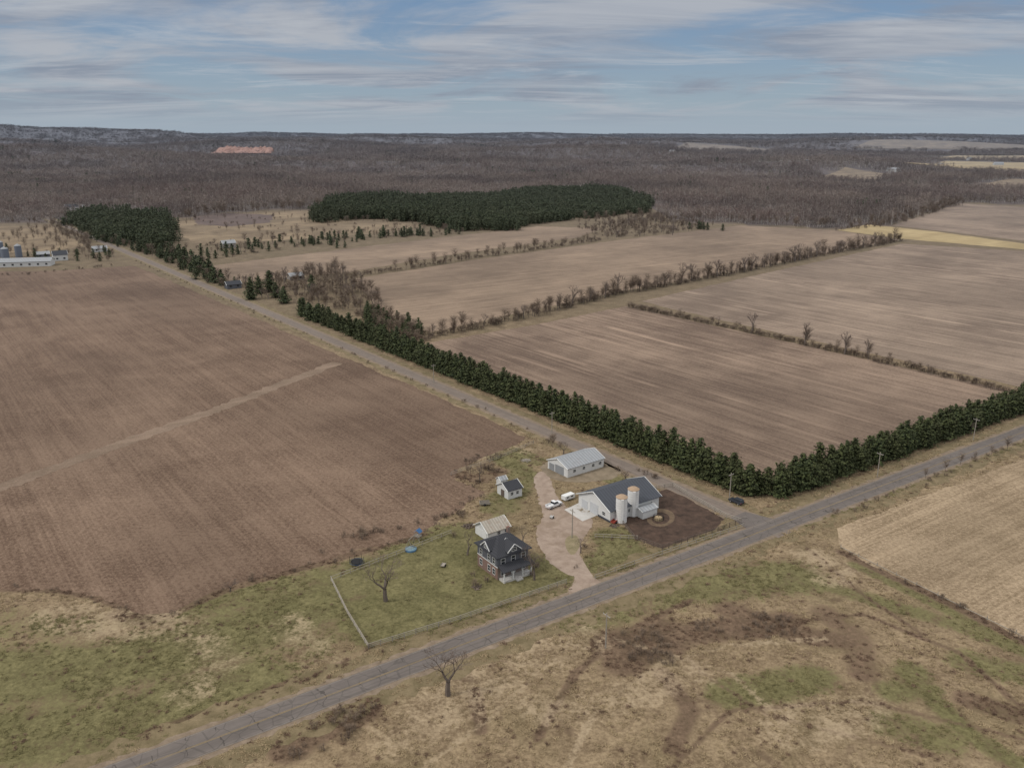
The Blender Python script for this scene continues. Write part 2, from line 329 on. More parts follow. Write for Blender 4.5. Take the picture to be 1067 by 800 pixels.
me.loops.add(q.size); me.loops.foreach_set('vertex_index',q.ravel()); me.polygons.add(len(q)); me.polygons.foreach_set('loop_start',np.arange(len(q))*4)
me.update(calc_edges=True); me.validate()
ca=me.color_attributes.new('paint','FLOAT_COLOR','POINT'); ca.data.foreach_set('color',col.ravel()); me.materials.append(groundm)
me.polygons.foreach_set('use_smooth',[True]*len(me.polygons))
go_=bpy.data.objects.new('ground',me); scn.collection.objects.link(go_)
# ------------------------------------------------------------------ roads
mainp=[r0-E1*120,r0,r1,r1+E1*700]; sidep=[s0-S2*9,s0,s1,s1+S2*420]
ribbon('verge',mainp,18,.024,verge,2.5,1.4); ribbon('verge',[s0,s1,s1+S2*400],15,.026,verge,3,1.2)
ribbon('road_shoulder',mainp,9.2,.034,shoulder,1.6,.6); ribbon('road_shoulder',sidep[1:],8.6,.036,shoulder,1.6,.6)
ribbon('side_road',sidep,6.0,.050,sasph,2.5,.2); ribbon('main_road',mainp,6.9,.060,asph,2.5,.09)
c0=s0-S2*6
sheet('road_junction',[tuple(c0-S1*13),tuple(c0+S1*13),tuple(c0+S1*6+S2*4),tuple(c0+S1*3.2+S2*13),tuple(c0-S1*3.2+S2*13),tuple(c0-S1*6+S2*4)],.055,asph,2,.1,True)
for i,o in enumerate((.12,-.12)): ribbon('road_marking',mainp,.09,.066,paintY,3,.01,o)
for o in (3.15,-3.15): ribbon('road_marking',mainp,.09,.066,paintW,3,.02,o)
DRV=[(588,629),(601,600),(593,600),(574,588),(560,566),(558,552),(567,538),(562,520),(554,500),(563,489),(573,497),(578,515),(589,528),(610,536),(620,542),(611,556),(602,574),(611,590),(619,602),(637,613)]
sheet('driveway',DRV,.042,gravel,1.0,.6,rnd=2)
sheet('drive_island',[(588,560),(600,556),(606,566),(598,580),(590,574)],.048,mat('worn_grass',gr((.14,.12,.06),(.30,.24,.15),.4)),1.,.5,rnd=2)
sheet('gravel_path',[(575,500),(560,490),(572,478),(625,475),(650,490),(640,500),(600,503)],.036,mat('yard_dirt',gr((.14,.11,.07),(.28,.22,.155),.3)),1,.7,rnd=2)
COR=[(666,515),(700,509),(755,541),(745,552),(690,571),(662,561),(650,546),(657,530)]
sheet('corral_ground',COR,.04,mud,1.5,.5)
sheet('concrete_apron',[(588,531),(603,524),(622,537),(607,543)],.055,concr,5,0)
sheet('field_lane',[(615,470),(640,478),(700,507),(720,518),(760,536),(752,541),(700,515),(640,490)],.03,shoulder,2,.8)
# ------------------------------------------------------------------ tree generators
def bare(seed,h,levels=5,spread=.75,trunk=.22,side=4,r=None,rmin=.02,kk=(3,4),tw=4):
    R=random.Random(seed); b=MB(); r=r or h*.028
    def grow(p,dv,L,rad,lv):
        q=p
        n=2 if lv>1 else 1
        for i in range(n):
            d2=(dv+Vector((R.uniform(-1,1),R.uniform(-1,1),R.uniform(-.3,.7)))*.16).normalized(); e=q+d2*(L/n); rr=rad*(1-.28/n)
            b.limb(q,e,max(rad,rmin),max(rr,rmin),5 if lv>=levels-1 else 3,0 if lv>=3 else 1); q=e; rad=rr; dv=d2
            if lv>1 and i==0 and lv<levels and R.random()<.7: grow(q,(dv+Vector((R.uniform(-1,1),R.uniform(-1,1),R.uniform(-.1,.6)))*.9).normalized(),L*.62,rad*.5,lv-1)
        if lv<=1: return
        k=R.choice(kk) if lv>2 else tw
        for i in range(k):
            a=2*math.pi*(i+R.random())/k; sp=spread*R.uniform(.4,1.15)
            side_=dv.orthogonal().normalized(); side_.rotate(Matrix.Rotation(a,3,dv))
            nd=(dv+side_*sp+Vector((0,0,.12))).normalized(); grow(q,nd,L*R.uniform(.62,.82),rad*.62,lv-1)
    grow(Vector((0,0,-.1)),Vector((0,0,1)),h*trunk*1.1,r,levels+0)
    zmax=max(v[2] for v in b.v); s=h/zmax; b.v=[(x*s,y*s,z*s) for x,y,z in b.v]
    return b
def pine(seed,h,r,dens=1.0,size=1.0,low=.04):
    R=random.Random(seed); b=MB(); b.limb((0,0,-.1),(0,0,h*.97),h*.02,.03,5,1)
    nl=int(15*dens**.5)+3
    for l in range(nl):
        t=(l+R.random()*.7)/nl; z=h*(low+(1-low)*t); rr=r*(1-t)**.55*R.uniform(.72,1.18)*(1 if t>.1 else .85)+.15; nb=max(4,int(9*dens**.5*(1-t*.5)))
        for k in range(nb):
            a=2*math.pi*(k+R.random()*.8)/nb; L=rr*R.uniform(.62,1.2); rise=L*R.uniform(.0,.35)
            nt_=max(2,int(8*dens*L/r*1.2)+2)
            if dens>.7: b.limb((0,0,z),(L*math.cos(a)*.8,L*math.sin(a)*.8,z+rise*.8),.05,.02,3,1)
            for j in range(nt_):
                s=L*(j+.6+R.random()*.5)/nt_; w=s*.32
                c=Vector((s*math.cos(a)+R.uniform(-w,w),s*math.sin(a)+R.uniform(-w,w),z+rise*s/max(L,.1)+R.uniform(-.25,.25)))
                q=size*R.uniform(.30,.66)
                n=Vector((math.cos(a)*.5+R.uniform(-.8,.8),math.sin(a)*.5+R.uniform(-.8,.8),R.uniform(.2,1.4))).normalized(); x=n.orthogonal().normalized(); x.rotate(Matrix.Rotation(R.random()*6.28,3,n)); y=n.cross(x)
                b.add([c-x*q-y*q*.25,c+y*q*.6,c+x*q-y*q*.2,c-y*q*.6+n*q*.3],[(0,3,1),(1,3,2)],0)
    for k in range(5): 
        c=Vector((R.uniform(-.15,.15),R.uniform(-.15,.15),h-R.uniform(0,.8))); b.add([c+Vector((-.18,0,-.5)),c+Vector((.18,.05,-.5)),c+Vector((0,0,.35))],[(0,1,2)],0)
    return b
def sliver_tree(b,R,cx,cy,h,n=55,w=.34,spread=.26,tm=1,cm=0):
    lean=R.uniform(-.05,.05); b.limb((cx,cy,-.3),(cx+lean*h,cy,h*.8),h*.014+.05,.05,3,tm)
    for i in range(n):
        z=h*(.28+.7*R.random()); a=R.random()*6.283; L=h*spread*R.uniform(.5,1.2)*(1.15-.55*abs(z/h-.55)*1.6); up=R.uniform(.3,1.3)
        rr=R.random()*.35*L; p=Vector((cx+math.cos(a)*rr,cy+math.sin(a)*rr,z)); e=p+Vector((math.cos(a),math.sin(a),up)).normalized()*L
        if e.z>h: e.z=h-R.random()*.5
        sd=Vector((R.uniform(-1,1),R.uniform(-1,1),R.uniform(-.5,.5)))*w
        b.add([p-sd*.5,p+sd*.5,e],[(0,1,2)],cm)
def newcoll(name): return bpy.data.collections.new(name)
def build_patch(coll,name,seed,size,nt_,hmin,hmax,pinefrac=0,ns=46,w=.38):
    R=random.Random(seed); b=MB()
    for i in range(nt_):
        x=R.uniform(-size,size)/2;y=R.uniform(-size,size)/2
        if R.random()<pinefrac:
            pb=pine(R.randrange(9999),R.uniform(hmin,hmax)*.95,2.6,.10,2.1,.12); b.add([(p[0]+x,p[1]+y,p[2]) for p in pb.v],pb.f,2)
        else: sliver_tree(b,R,x,y,R.uniform(hmin,hmax),ns,w)
    for i in range(int(nt_*.8)):
        x=R.uniform(-size,size)/2;y=R.uniform(-size,size)/2; sliver_tree(b,R,x,y,R.uniform(2,5),10,.5,.5)
    b.obj(name,[twigm,ptrunk,pinem],coll=coll)
def instancer(name,coll,P3,scale,rz,idx):
    me=bpy.data.meshes.new(name); n=len(P3); me.vertices.add(n); me.vertices.foreach_set('co',np.asarray(P3,float).ravel())
    a=me.attributes.new('isc','FLOAT_VECTOR','POINT'); a.data.foreach_set('vector',np.asarray(scale,float).ravel())
    a=me.attributes.new('irot','FLOAT_VECTOR','POINT'); rr=np.zeros((n,3)); rr[:,2]=rz; a.data.foreach_set('vector',rr.ravel())
    a=me.attributes.new('iidx','INT','POINT'); a.data.foreach_set('value',np.asarray(idx,np.int32))
    me.update(); ob=bpy.data.objects.new(name,me); scn.collection.objects.link(ob)
    g=bpy.data.node_groups.new(name+'_gn','GeometryNodeTree'); g.interface.new_socket('Geometry',in_out='INPUT',socket_type='NodeSocketGeometry'); g.interface.new_socket('Geometry',in_out='OUTPUT',socket_type='NodeSocketGeometry')
    i=g.nodes.new('NodeGroupInput'); o=g.nodes.new('NodeGroupOutput'); ip=g.nodes.new('GeometryNodeInstanceOnPoints'); ci=g.nodes.new('GeometryNodeCollectionInfo')
    ci.inputs['Collection'].default_value=coll; ci.inputs['Separate Children'].default_value=True; ci.inputs['Reset Children'].default_value=True
    def na(nm,t):
        k=g.nodes.new('GeometryNodeInputNamedAttribute'); k.data_type=t; k.inputs['Name'].default_value=nm
        return next(s for s in k.outputs if s.enabled and s.name=='Attribute')
    L=g.links.new; L(i.outputs[0],ip.inputs['Points']); L(ci.outputs[0],ip.inputs['Instance']); ip.inputs['Pick Instance'].default_value=True
    L(na('iidx','INT'),ip.inputs['Instance Index']); L(na('irot','FLOAT_VECTOR'),ip.inputs['Rotation']); L(na('isc','FLOAT_VECTOR'),ip.inputs['Scale']); L(ip.outputs[0],o.inputs[0])
    m=ob.modifiers.new('scatter','NODES'); m.node_group=g; return ob
def jgrid(y0,y1,step,slope=.66,extra=60):
    ys=np.arange(y0,y1,step); out=[]
    for y in ys:
        xs=np.arange(-slope*y-extra,slope*y+extra,step); out.append(np.stack([xs,np.full(len(xs),y)],-1))
    p=np.concatenate(out); return p+rng.uniform(-.4,.4,p.shape)*step
# forests
cf=newcoll('bare_forest_patches')
for i in range(6): build_patch(cf,'patch_%d'%i,100+i,32,22,10,17,0.0 if i<5 else .25)
def fscatter(name,coll,y0,y1,step,sxy,sz,test,nv,chk=0,pw=None):
    p=jgrid(y0,y1,step); ok=test(p[:,0],p[:,1])
    for dx,dy in ((chk,0),(-chk,0),(0,chk),(0,-chk)):
        if chk: ok&=test(p[:,0]+dx,p[:,1]+dy)
    p=p[ok]; n=len(p); z=H(p[:,0],p[:,1]); s=np.stack([np.full(n,sxy),np.full(n,sxy),sz*rng.uniform(.7,1.2,n)*(1+.22*np.sin(p[:,0]/130+p[:,1]/310))],-1)
    ix=rng.integers(0,nv,n) if pw is None else rng.choice(nv,n,p=pw)
    instancer(name,coll,np.stack([p[:,0],p[:,1],z],-1),s,rng.integers(0,4,n)*math.pi/2+rng.uniform(-.3,.3,n),ix)
pw=[.196]*5+[.02]
fscatter('bare_forest',cf,700,2000,27,1,1,isforest,6,11,pw)
fscatter('bare_forest',cf,2000,4600,46,1.6,1.05,isforest,6,18,pw)
fscatter('bare_forest',cf,4600,14000,125,4.2,1.25,isforest,6,0,pw)
cp=newcoll('pine_patches')
for i in range(4):
    R=random.Random(i); b=MB()
    for k in range(24):
        pb=pine(i*100+k,R.uniform(9,14),R.uniform(2.2,3.2),.16,1.6,.1); x=R.uniform(-13,13); y=R.uniform(-13,13); b.add([(p[0]+x,p[1]+y,p[2]) for p in pb.v],pb.f,0)
    b.obj('pines_%d'%i,[pinem],coll=cp)
def ispl(x,y):
    u,v=P(x,y); return (inpoly(u,v,PL1)|inpoly(u,v,PL2))
fscatter('pine_plantation',cp,600,1600,17,1,1.05,ispl,4,3)
# mid-distance scattered trees
cm_=newcoll('hedgerow_trees')
for i in range(4): bare(50+i,9,4,.8,rmin=.04).obj('a_tree_%d'%i,[barkm,btw],coll=cm_)
for i in range(4):
    b=MB(); R=random.Random(i+70)
    for k in range(6): sliver_tree(b,R,R.uniform(-1.8,1.8),R.uniform(-1.8,1.8),R.uniform(1.8,3.8),34,.2,.5,1,0)
    b.obj('b_shrub_%d'%i,[shrubm,barkm],coll=cm_)
for i in range(3): pine(90+i,9.5,3.0,.45,1.35,.05).obj('c_pine_%d'%i,[pinem,barkm],coll=cm_)
for i in range(3):
    b=MB(); R=random.Random(i+170); sliver_tree(b,R,0,0,9,150,.22,.36,1,0); b.obj('d_thick_%d'%i,[shrubm,barkm],coll=cm_)
SCP=[];SCS=[];SCI=[]
def put(x,y,kind,s):
    base={'t':(0,4),'s':(4,4),'p':(8,3),'d':(11,3)}[kind]; SCP.append((x,y,float(H(x,y)))); w=random.uniform(.8,1.2)*s; SCS.append((w,w,w*random.uniform(.85,1.15))); SCI.append(base[0]+random.randrange(base[1]))
def line(px,kinds,step,jit,s):
    w=[Vector(p) for p in wpts(px)]
    for a,b in zip(w[:-1],w[1:]):
        L=(b-a).length; n=int(L/step)
        for i in range(n):
            p=a.lerp(b,(i+random.random())/max(n,1)); put(p.x+random.gauss(0,jit),p.y+random.gauss(0,jit),random.choice(kinds),s*random.uniform(.6,1.25))
def area(px,kinds,n,s):
    w=wpts(px); xs=[p[0] for p in w]; ys=[p[1] for p in w]; k=0
    while k<n:
        x=random.uniform(min(xs),max(xs)); y=random.uniform(min(ys),max(ys))
        if inpoly(np.array([x]),np.array([y]),w)[0]: put(x,y,random.choice(kinds),s*random.uniform(.6,1.3)); k+=1
line([(375,286),(430,280),(500,268),(565,259),(628,250)],'ddsss',2.2,2.5,.9)
line([(438,353),(500,341),(560,327),(640,307),(700,297),(760,286),(850,267),(938,251)],'ddsss',1.6,1.8,.95)
line([(445,352),(560,328),(640,307),(700,296)],'tds',6,2,1.0); line([(640,306),(760,286),(935,251)],'ttd',7,1.5,1.25)
line([(655,320),(760,342),(860,364),(960,387),(1064,411)],'sssss',1.5,.8,.8); line([(700,328),(1000,395)],'t',30,1.5,.8); line([(860,363),(970,389)],'sd',4,1,.6)
for u,v in ((783,347),(880,369),(903,372),(838,360)): x,y=G(u,v); put(x,y,'t',1.15); put(x+1,y,'d',.8)
line([(178,264),(205,280),(235,298)],'pppd',3,3,1.0); line([(150,262),(200,282),(232,300)],'ppd',4,3,.8); line([(110,252),(180,270)],'ppd',5,3,.9)
line([(205,272),(300,258),(400,247),(485,242)],'ppds',4.5,7,.8); line([(205,266),(240,262),(300,252),(350,258)],'ppd',5,8,.95); line([(220,296),(280,291),(372,287)],'dds',4,2,.6)
line([(330,250),(400,247),(480,243)],'pppd',4,7,1.0); line([(185,262),(300,246),(440,239)],'ds',6,7,.9)
area([(285,292),(350,278),(385,300),(400,320),(350,325),(320,318)],'dddst',260,.85); area([(385,322),(430,340),(448,356),(420,372),(395,352),(370,330)],'dssp',190,.75); area([(240,296),(290,290),(320,318),(290,318)],'dst',60,.7)
area([(600,238),(690,225),(745,236),(700,246),(630,248)],'dssdt',380,.9); line([(715,238),(745,240)],'p',5,6,1.0); line([(600,232),(700,228),(870,238)],'d',6,10,1.2)
area([(180,234),(330,217),(440,236),(300,252)],'sd',120,.7); area([(865,241),(925,230),(990,212),(1000,214),(930,236)],'ds',200,.9)
line([(182,230),(240,222),(330,217),(345,220)],'d',4,12,1.4); line([(865,236),(925,233),(960,222),(1000,211),(1067,213)],'d',7,8,1.2)
area([(0,240),(52,236),(120,262),(60,264),(10,262)],'dd',45,.9); area([(0,258),(115,262),(125,274),(60,272),(0,266)],'ddp',50,.8)
line([(-60,288),(30,286),(120,277)],'s',5,1,.6); line([(-100,234),(52,232),(90,256)],'ds',4,4,.9)
area([(345,560),(480,540),(500,520),(470,535),(380,562)],'s',24,.45)
line([(180,640),(240,613),(340,586),(440,558),(500,515),(478,492)],'s',4,.8,.35); line([(0,613),(60,613),(140,640)],'s',5,.6,.3)
line([(876,573),(1000,634),(1090,680)],'s',5,.5,.35)
line([(865,540),(960,503),(1067,462),(1200,412)],'s',5,1,.4); line([(948,503),(1050,468)],'d',9,1,.45)
line([(140,272),(350,362),(560,452)],'s',9,.8,.35)
area([(600,480),(640,478),(700,505),(660,508)],'s',6,.4); area([(480,480),(520,470),(520,500),(490,505)],'s',16,.5)
area([(640,660),(695,650),(700,695),(650,692)],'s',34,.35); area([(720,645),(820,640),(830,665),(730,668)],'s',34,.3); area([(295,790),(340,745),(390,735),(350,785)],'s',18,.45)
area([(560,450),(575,458),(590,470),(570,470)],'ds',5,.5)
instancer('hedgerow',cm_,SCP,SCS,rng.uniform(0,6.28,len(SCP)),SCI)
# windbreak pines: individual trees
pm=[]
for i in range(7):
    o=pine(200+i,random.uniform(9.4,11.4),random.uniform(3.2,4.0),1.15,1.0,.02); t=o.obj('pine_tree',[pinem,barkm]); pm.append(t.data); bpy.data.objects.remove(t)
def ptree(x,y,s,name='pine_tree',data=None):
    o=bpy.data.objects.new(name,data or random.choice(pm)); o.location=(x,y,0); w=s*random.uniform(.88,1.16); o.scale=(w,w,s*random.uniform(.84,1.12)); o.rotation_euler=(random.gauss(0,.02),random.gauss(0,.02),random.uniform(0,6.28)); scn.collection.objects.link(o); return o
L=(V2(285,330)-s0).dot(S2); k=14
while k<L:
    g=(.95 if k<250 else random.uniform(.6,1.05))
    for off in (13.0,17.2):
        if random.random()<(.99 if k<230 else .85):
            p=s0+S2*(k+random.uniform(-1.1,1.1))+S1*(off+random.uniform(-.8,.8)); ptree(p.x,p.y,g)
    k+=3.8
m0=s0+S2*13+S1*15; kk=5
base=r0+E1*((m0-r0).dot(E1)); 
while kk<215:
    for off in (12.3,16.3):
        p=base+E1*(kk+random.uniform(-1.1,1.1))+E2*(off+random.uniform(-.8,.8)); ptree(p.x,p.y,.88)
    kk+=4.0
for u,v in ((262,312),(270,306),(281,304),(288,310),(326,306),(296,316)):
    x,y=G(u,v); ptree(x,y,random.uniform(1.1,1.35),'spruce_tree')
# bare yard trees
bt=[]
for i in range(4):
    t=bare(300+i,10,6,.92,.13,r=.21,rmin=.0095,kk=(3,3,2),tw=3).obj('bare_tree',[barkm,btw]); bt.append(t.data); bpy.data.objects.remove(t)
for n_,(u,v,s) in enumerate(((467,724,1.15),(402,626,1.05),(557,604,.85),(487,578,.72),(500,503,.65),(587,473,.5),(240,616,.4),(545,566,.5),(1012,452,.5),(605,576,.4),(652,502,.5))):
    x,y=G(u,v); ptree(x,y,s,'bare_tree',bt[n_%4])
# ------------------------------------------------------------------ grass tufts
ct=newcoll('grass_tufts')
for gi_,(nm,m_) in enumerate((('a_tan',tan_t),('b_brown',br_t),('c_green',gr_t))):
    for i in range(3):
        R=random.Random(gi_*10+i); b=MB()
        for k in range(24):
            a=R.random()*6.28; r_=R.random()*.55; p=Vector((math.cos(a)*r_,math.sin(a)*r_,-.02)); e=p+Vector((R.uniform(-.45,.45),R.uniform(-.45,.45),R.uniform(.12,.4)*(1.3 if gi_==1 else 1))); w=Vector((R.uniform(-1,1),R.uniform(-1,1),0)).normalized()*.07
            b.add([p-w,p+w,e],[(0,1,2)])
        b.obj('%s_%d'%(nm,i),[m_],coll=ct)
p=np.stack([rng.uniform(-150,210,60000),rng.uniform(108,300,60000)],-1); u,v=P(p[:,0],p[:,1])
ok=(u>-60)&(u<1130)&(v<830)
for q_ in list(FIELDS.values())+[DRV,COR,[(575,500),(560,490),(572,478),(625,475),(650,490),(640,500),(600,503)]]: ok&=~inpoly(u,v,q_)
dm=np.abs((p[:,0]-r0.x)*E2.x+(p[:,1]-r0.y)*E2.y); ds=np.abs((p[:,0]-s0.x)*S1.x+(p[:,1]-s0.y)*S1.y); past=(p[:,0]-s0.x)*S2.x+(p[:,1]-s0.y)*S2.y
ok&=(dm>4.3)&((ds>4.3)|(past<0))
yard=inpoly(u,v,[(345,603),(480,545),(560,560),(590,610),(385,672)])
cl=np.sin(p[:,0]*.21+np.sin(p[:,1]*.13)*2)*np.cos(p[:,1]*.17+p[:,0]*.06)+rng.normal(0,.6,len(p)); ok&=(cl>-.1)&~(yard&(rng.random(len(p))>.12))
p=p[ok]; c=paint(p[:,0],p[:,1]); grp=np.where(c[:,1]>.5,1,np.where(c[:,0]>.45,2,0)); grp=np.where(rng.random(len(p))<.08,1,grp)
s=rng.uniform(.5,1.2,len(p)); s=np.stack([s*1.2,s*1.2,s*.75],-1)
instancer('dry_grass',ct,np.stack([p[:,0],p[:,1],np.full(len(p),.03)],-1),s,rng.uniform(0,6.28,len(p)),grp*3+rng.integers(0,3,len(p)))
# ------------------------------------------------------------------ materials for buildings
white=mat('white_siding',lambda nt:mix(nt,noise(nt,objc(nt),.8,5,.6),(.52,.52,.51),(.72,.72,.70)),.6,.3)
def corr(c,sc=3.0,rust=.0):
    def f(nt):
        s_=nt.nodes.new('ShaderNodeSeparateXYZ'); link(nt,objc(nt),s_.inputs[0]); w=mth(nt,'SINE',mth(nt,'MULTIPLY',s_.outputs[0],sc*6.28))
        c_=mix(nt,sm(nt,w,.2,1),tuple(x*.8 for x in c),tuple(min(1,x*1.12) for x in c)); n=noise(nt,objc(nt),.5,6,.7)
        c_=mix(nt,mth(nt,'MULTIPLY',sm(nt,n,.45,.7),.35),c_,tuple(x*.65 for x in c))
        if rust: c_=mix(nt,mth(nt,'MULTIPLY',sm(nt,noise(nt,objc(nt),.9,6,.7),.5,.62),rust),c_,(.22,.12,.07))
        return c_
    return f
roofd=mat('metal_roof_dark',corr((.062,.068,.082),1.0),.55,.25); roofg=mat('metal_roof_grey',corr((.32,.335,.35),.9,.12),.5,.3); rooft=mat('weathered_roof',corr((.42,.38,.32),1.2,.4),.7,.2)
shing=mat('shingles',corr((.055,.056,.062),2.0),.9,.1); glass=mat('window_glass',(.02,.025,.03),.12,.6); trim=mat('white_trim',(.68,.68,.66),.6,.3)
def brickf(nt):
    b=nt.nodes.new('ShaderNodeTexBrick'); link(nt,objc(nt),b.inputs['Vector']); b.inputs['Color1'].default_value=(.20,.075,.05,1); b.inputs['Color2'].default_value=(.14,.055,.04,1); b.inputs['Mortar'].default_value=(.25,.2,.17,1); b.inputs['Scale'].default_value=2.5; return b.outputs[0]
brick=mat('brick',brickf,.9,.1); grey=mat('grey_shakes',corr((.13,.135,.15),2.5),.85,.1); wood=mat('weathered_wood',(.32,.285,.24)); dark=mat('dark_wood',(.13,.10,.08)); rub=mat('rubber',(.02,.02,.02),.8)
silom=mat('silo_concrete',gr((.64,.63,.61),(.80,.79,.77),.5),.8,.15); rustm=mat('silo_cap',(.38,.27,.18),.7); redm=mat('red_paint',(.30,.06,.04),.6)
def empty(name,x,y,rot,z=.0):
    e=bpy.data.objects.new(name,None); e.location=(x,y,z); e.rotation_euler=(0,0,rot); e.empty_display_size=1; scn.collection.objects.link(e); return e
def gable_parts(par,L,W,ev,rg,wm,rm,ov=.4,x0=0,y0=0,z0=0,pre=''):
    b=MB(); l=L/2;w=W/2
    b.add([(x0-l,y0-w,z0),(x0+l,y0-w,z0),(x0+l,y0+w,z0),(x0-l,y0+w,z0),(x0-l,y0-w,ev),(x0+l,y0-w,ev),(x0+l,y0+w,ev),(x0-l,y0+w,ev),(x0-l,y0,rg),(x0+l,y0,rg)],
      [(0,1,5,4),(2,3,7,6),(1,2,6,9,5),(3,0,4,8,7)]); b.obj(pre+'walls',[wm],par)
    b=MB(); sl=(rg-ev)/w; t=.14
    for s_ in(-1,1):
        ye=y0+s_*(w+ov); ze=ev-sl*ov+.03; zr=rg+.03
        vs=[(x0-l-ov,ye,ze),(x0+l+ov,ye,ze),(x0+l+ov,y0,zr),(x0-l-ov,y0,zr)]; vs+=[(a,c,d_+t) for a,c,d_ in vs]
        b.add(vs,[(0,1,2,3),(7,6,5,4),(0,4,5,1),(1,5,6,2),(3,7,4,0)] if s_<0 else [(3,2,1,0),(4,5,6,7),(1,5,4,0),(2,6,5,1),(0,4,7,3)])
    b.obj(pre+'roof',[rm],par)
    b=MB()
    for xs in(x0-l-ov-.05,x0+l+ov):
        for s_ in(-1,1): b.limb((xs,y0+s_*(w+ov),ev-sl*ov+.08),(xs,y0,rg+.1),.13,.13,4)
    b.obj(pre+'fascia',[trim],par)
def win(par,name,face,c,z,w=1.0,h=1.5,half=0,fr=trim,gl=glass):
    b=MB()
    def bx(a0,a1,z0,z1,d0,d1,m):
        if face=='-y': b.box(a0,a1,-half-d1,-half-d0,z0,z1,m)
        elif face=='-x': b.box(-half-d1,-half-d0,a0,a1,z0,z1,m)
        elif face=='+y': b.box(a0,a1,half+d0,half+d1,z0,z1,m)
        else: b.box(half+d0,half+d1,a0,a1,z0,z1,m)
    bx(c-w/2,c+w/2,z,z+h,.002,.04,1)
    f=.1
    bx(c-w/2-f,c-w/2,z-f,z+h+f,.002,.09,0); bx(c+w/2,c+w/2+f,z-f,z+h+f,.002,.09,0); bx(c-w/2,c+w/2,z+h,z+h+f,.002,.09,0); bx(c-w/2,c+w/2,z-f,z,.002,.09,0); bx(c-w/2,c+w/2,z+h/2-.03,z+h/2+.03,.04,.07,0)
    b.obj(name,[fr,gl],par)
# barn
c=V2(619,535)+E1*9.2; B=empty('barn',c.x,c.y,ANG); gable_parts(B,18.5,14.2,3.7,6.9,white,roofd,.6)
b=MB(); b.box(-9.33,-9.253,-1.8,1.8,.1,3.2,0); b.box(-9.33,-9.253,3.0,5.6,.1,2.6,0); b.obj('garage_doors',[mat('door_white',(.50,.51,.52),.5)],B)
win(B,'window','-x',-4.3,1.3,1.2,1.0,9.25); 
for i,xx_ in enumerate((-6,-2,2,6)): win(B,'window','-y',xx_,1.5,1.3,.9,7.1)
b=MB(); b.box(-9.37,-9.255,-7.1,-1.9,0,.6,0); b.obj('wainscot',[roofd],B)
c2=c+E1*2.5-E2*9.0; gable_parts(empty('lean_to_shed',c2.x,c2.y,ANG),5.5,3.4,2.2,2.8,white,roofg,.2)
for (u,v,h) in ((647,543,7.4),(659,536,7.9)):
    x,y=G(u,v); S=empty('silo',x,y,0); b=MB(); n=24
    b.limb((0,0,0),(0,0,h),1.6,1.6,n); b.obj('shell',[silom],S,smooth=True)
    b=MB(); 
    for k in range(1,int(h/.75)): b.limb((0,0,k*.75),(0,0,k*.75+.05),1.63,1.63,n)
    b.obj('hoops',[mat('hoop',(.5,.49,.47),.5)],S)
    b=MB(); b.limb((0,0,h),(0,0,h+.12),1.7,1.7,n); b.limb((0,0,h+.12),(0,0,h+.55),1.7,1.0,n); b.limb((0,0,h+.55),(0,0,h+.75),1.0,.1,n); b.obj('cap',[rustm],S,smooth=True)
    b=MB(); b.box(-.35,.35,-2.0,-1.62,.2,h,0); b.obj('chute',[silom],S)
c=V2(600,487); B=empty('machine_shed',c.x,c.y,ANG+.05); gable_parts(B,15.5,10,3.0,4.9,white,roofg,.3)
b=MB(); b.box(-7.83,-7.753,-3,1.2,.05,2.8); b.box(-7.83,-7.753,1.7,4.2,.05,2.4); b.obj('sliding_doors',[roofg],B)
for x_ in (-5,-1,3,6): win(B,'window','-y',x_,1.3,1.1,.9,5)
c=V2(531,515); B=empty('garden_shed',c.x,c.y,ANG); gable_parts(B,5,6,2.8,4.4,white,shing,.3)
b=MB(); b.box(-2.57,-2.503,-.9,.9,.05,2.2); b.obj('door',[dark],B); win(B,'window','-y',.8,1.2,.9,.9,3); win(B,'window','-y',-1.2,1.2,.9,.9,3)
c=V2(523,505); B=empty('small_shed',c.x,c.y,ANG); gable_parts(B,2.4,2.6,2,2.9,white,roofg,.15)
c=V2(513,556); B=empty('garage',c.x,c.y,ANG+.03); gable_parts(B,7.0,6.2,2.6,4.5,white,rooft,.4)
b=MB(); b.box(-3.58,-3.503,-2.4,2.4,.05,2.3); b.obj('door',[trim],B); win(B,'window','-y',0,1.2,1,.9,3.1); win(B,'window','-y',2.3,1.2,.8,.9,3.1)
# house
c=V2(524,591); B=empty('farmhouse',c.x,c.y,ANG)
b=MB(); b.box(-4.6,4.6,-4.6,4.6,0,3.3); b.obj('brick_walls',[brick],B)
b=MB(); b.box(-4.65,4.65,-4.65,4.65,3.3,3.5); b.box(-4.68,4.68,-4.68,4.68,6.05,6.3); b.obj('trim_bands',[trim],B)
b=MB(); b.box(-4.6,4.6,-4.6,4.6,3.5,6.05); b.obj('upper_walls',[grey],B)
b=MB(); e=5.3; b.add([(-e,-e,6.3),(e,-e,6.3),(e,e,6.3),(-e,e,6.3),(-1.2,0,9.4),(1.2,0,9.4)],[(0,1,5,4),(2,3,4,5),(1,2,5),(3,0,4),(3,2,1,0)]); b.box(-e,e,-e,-e+.02,6.12,6.3); b.box(-e,-e+.02,-e,e,6.12,6.3); b.obj('hip_roof',[shing],B)
for nm,rt,dx,dy in (('front_gable',-math.pi/2,0,-3.4),('side_gable',math.pi,-3.4,0)):
    Gm=bpy.data.objects.new(nm,None); Gm.parent=B; Gm.location=(dx,dy,0); Gm.rotation_euler=(0,0,rt); scn.collection.objects.link(Gm)
    gable_parts(Gm,3.2,3.6,7.1,8.7,grey,shing,.3,z0=6.2)
    win(Gm,'window','+x',0,6.95,1.3,.8,1.6)
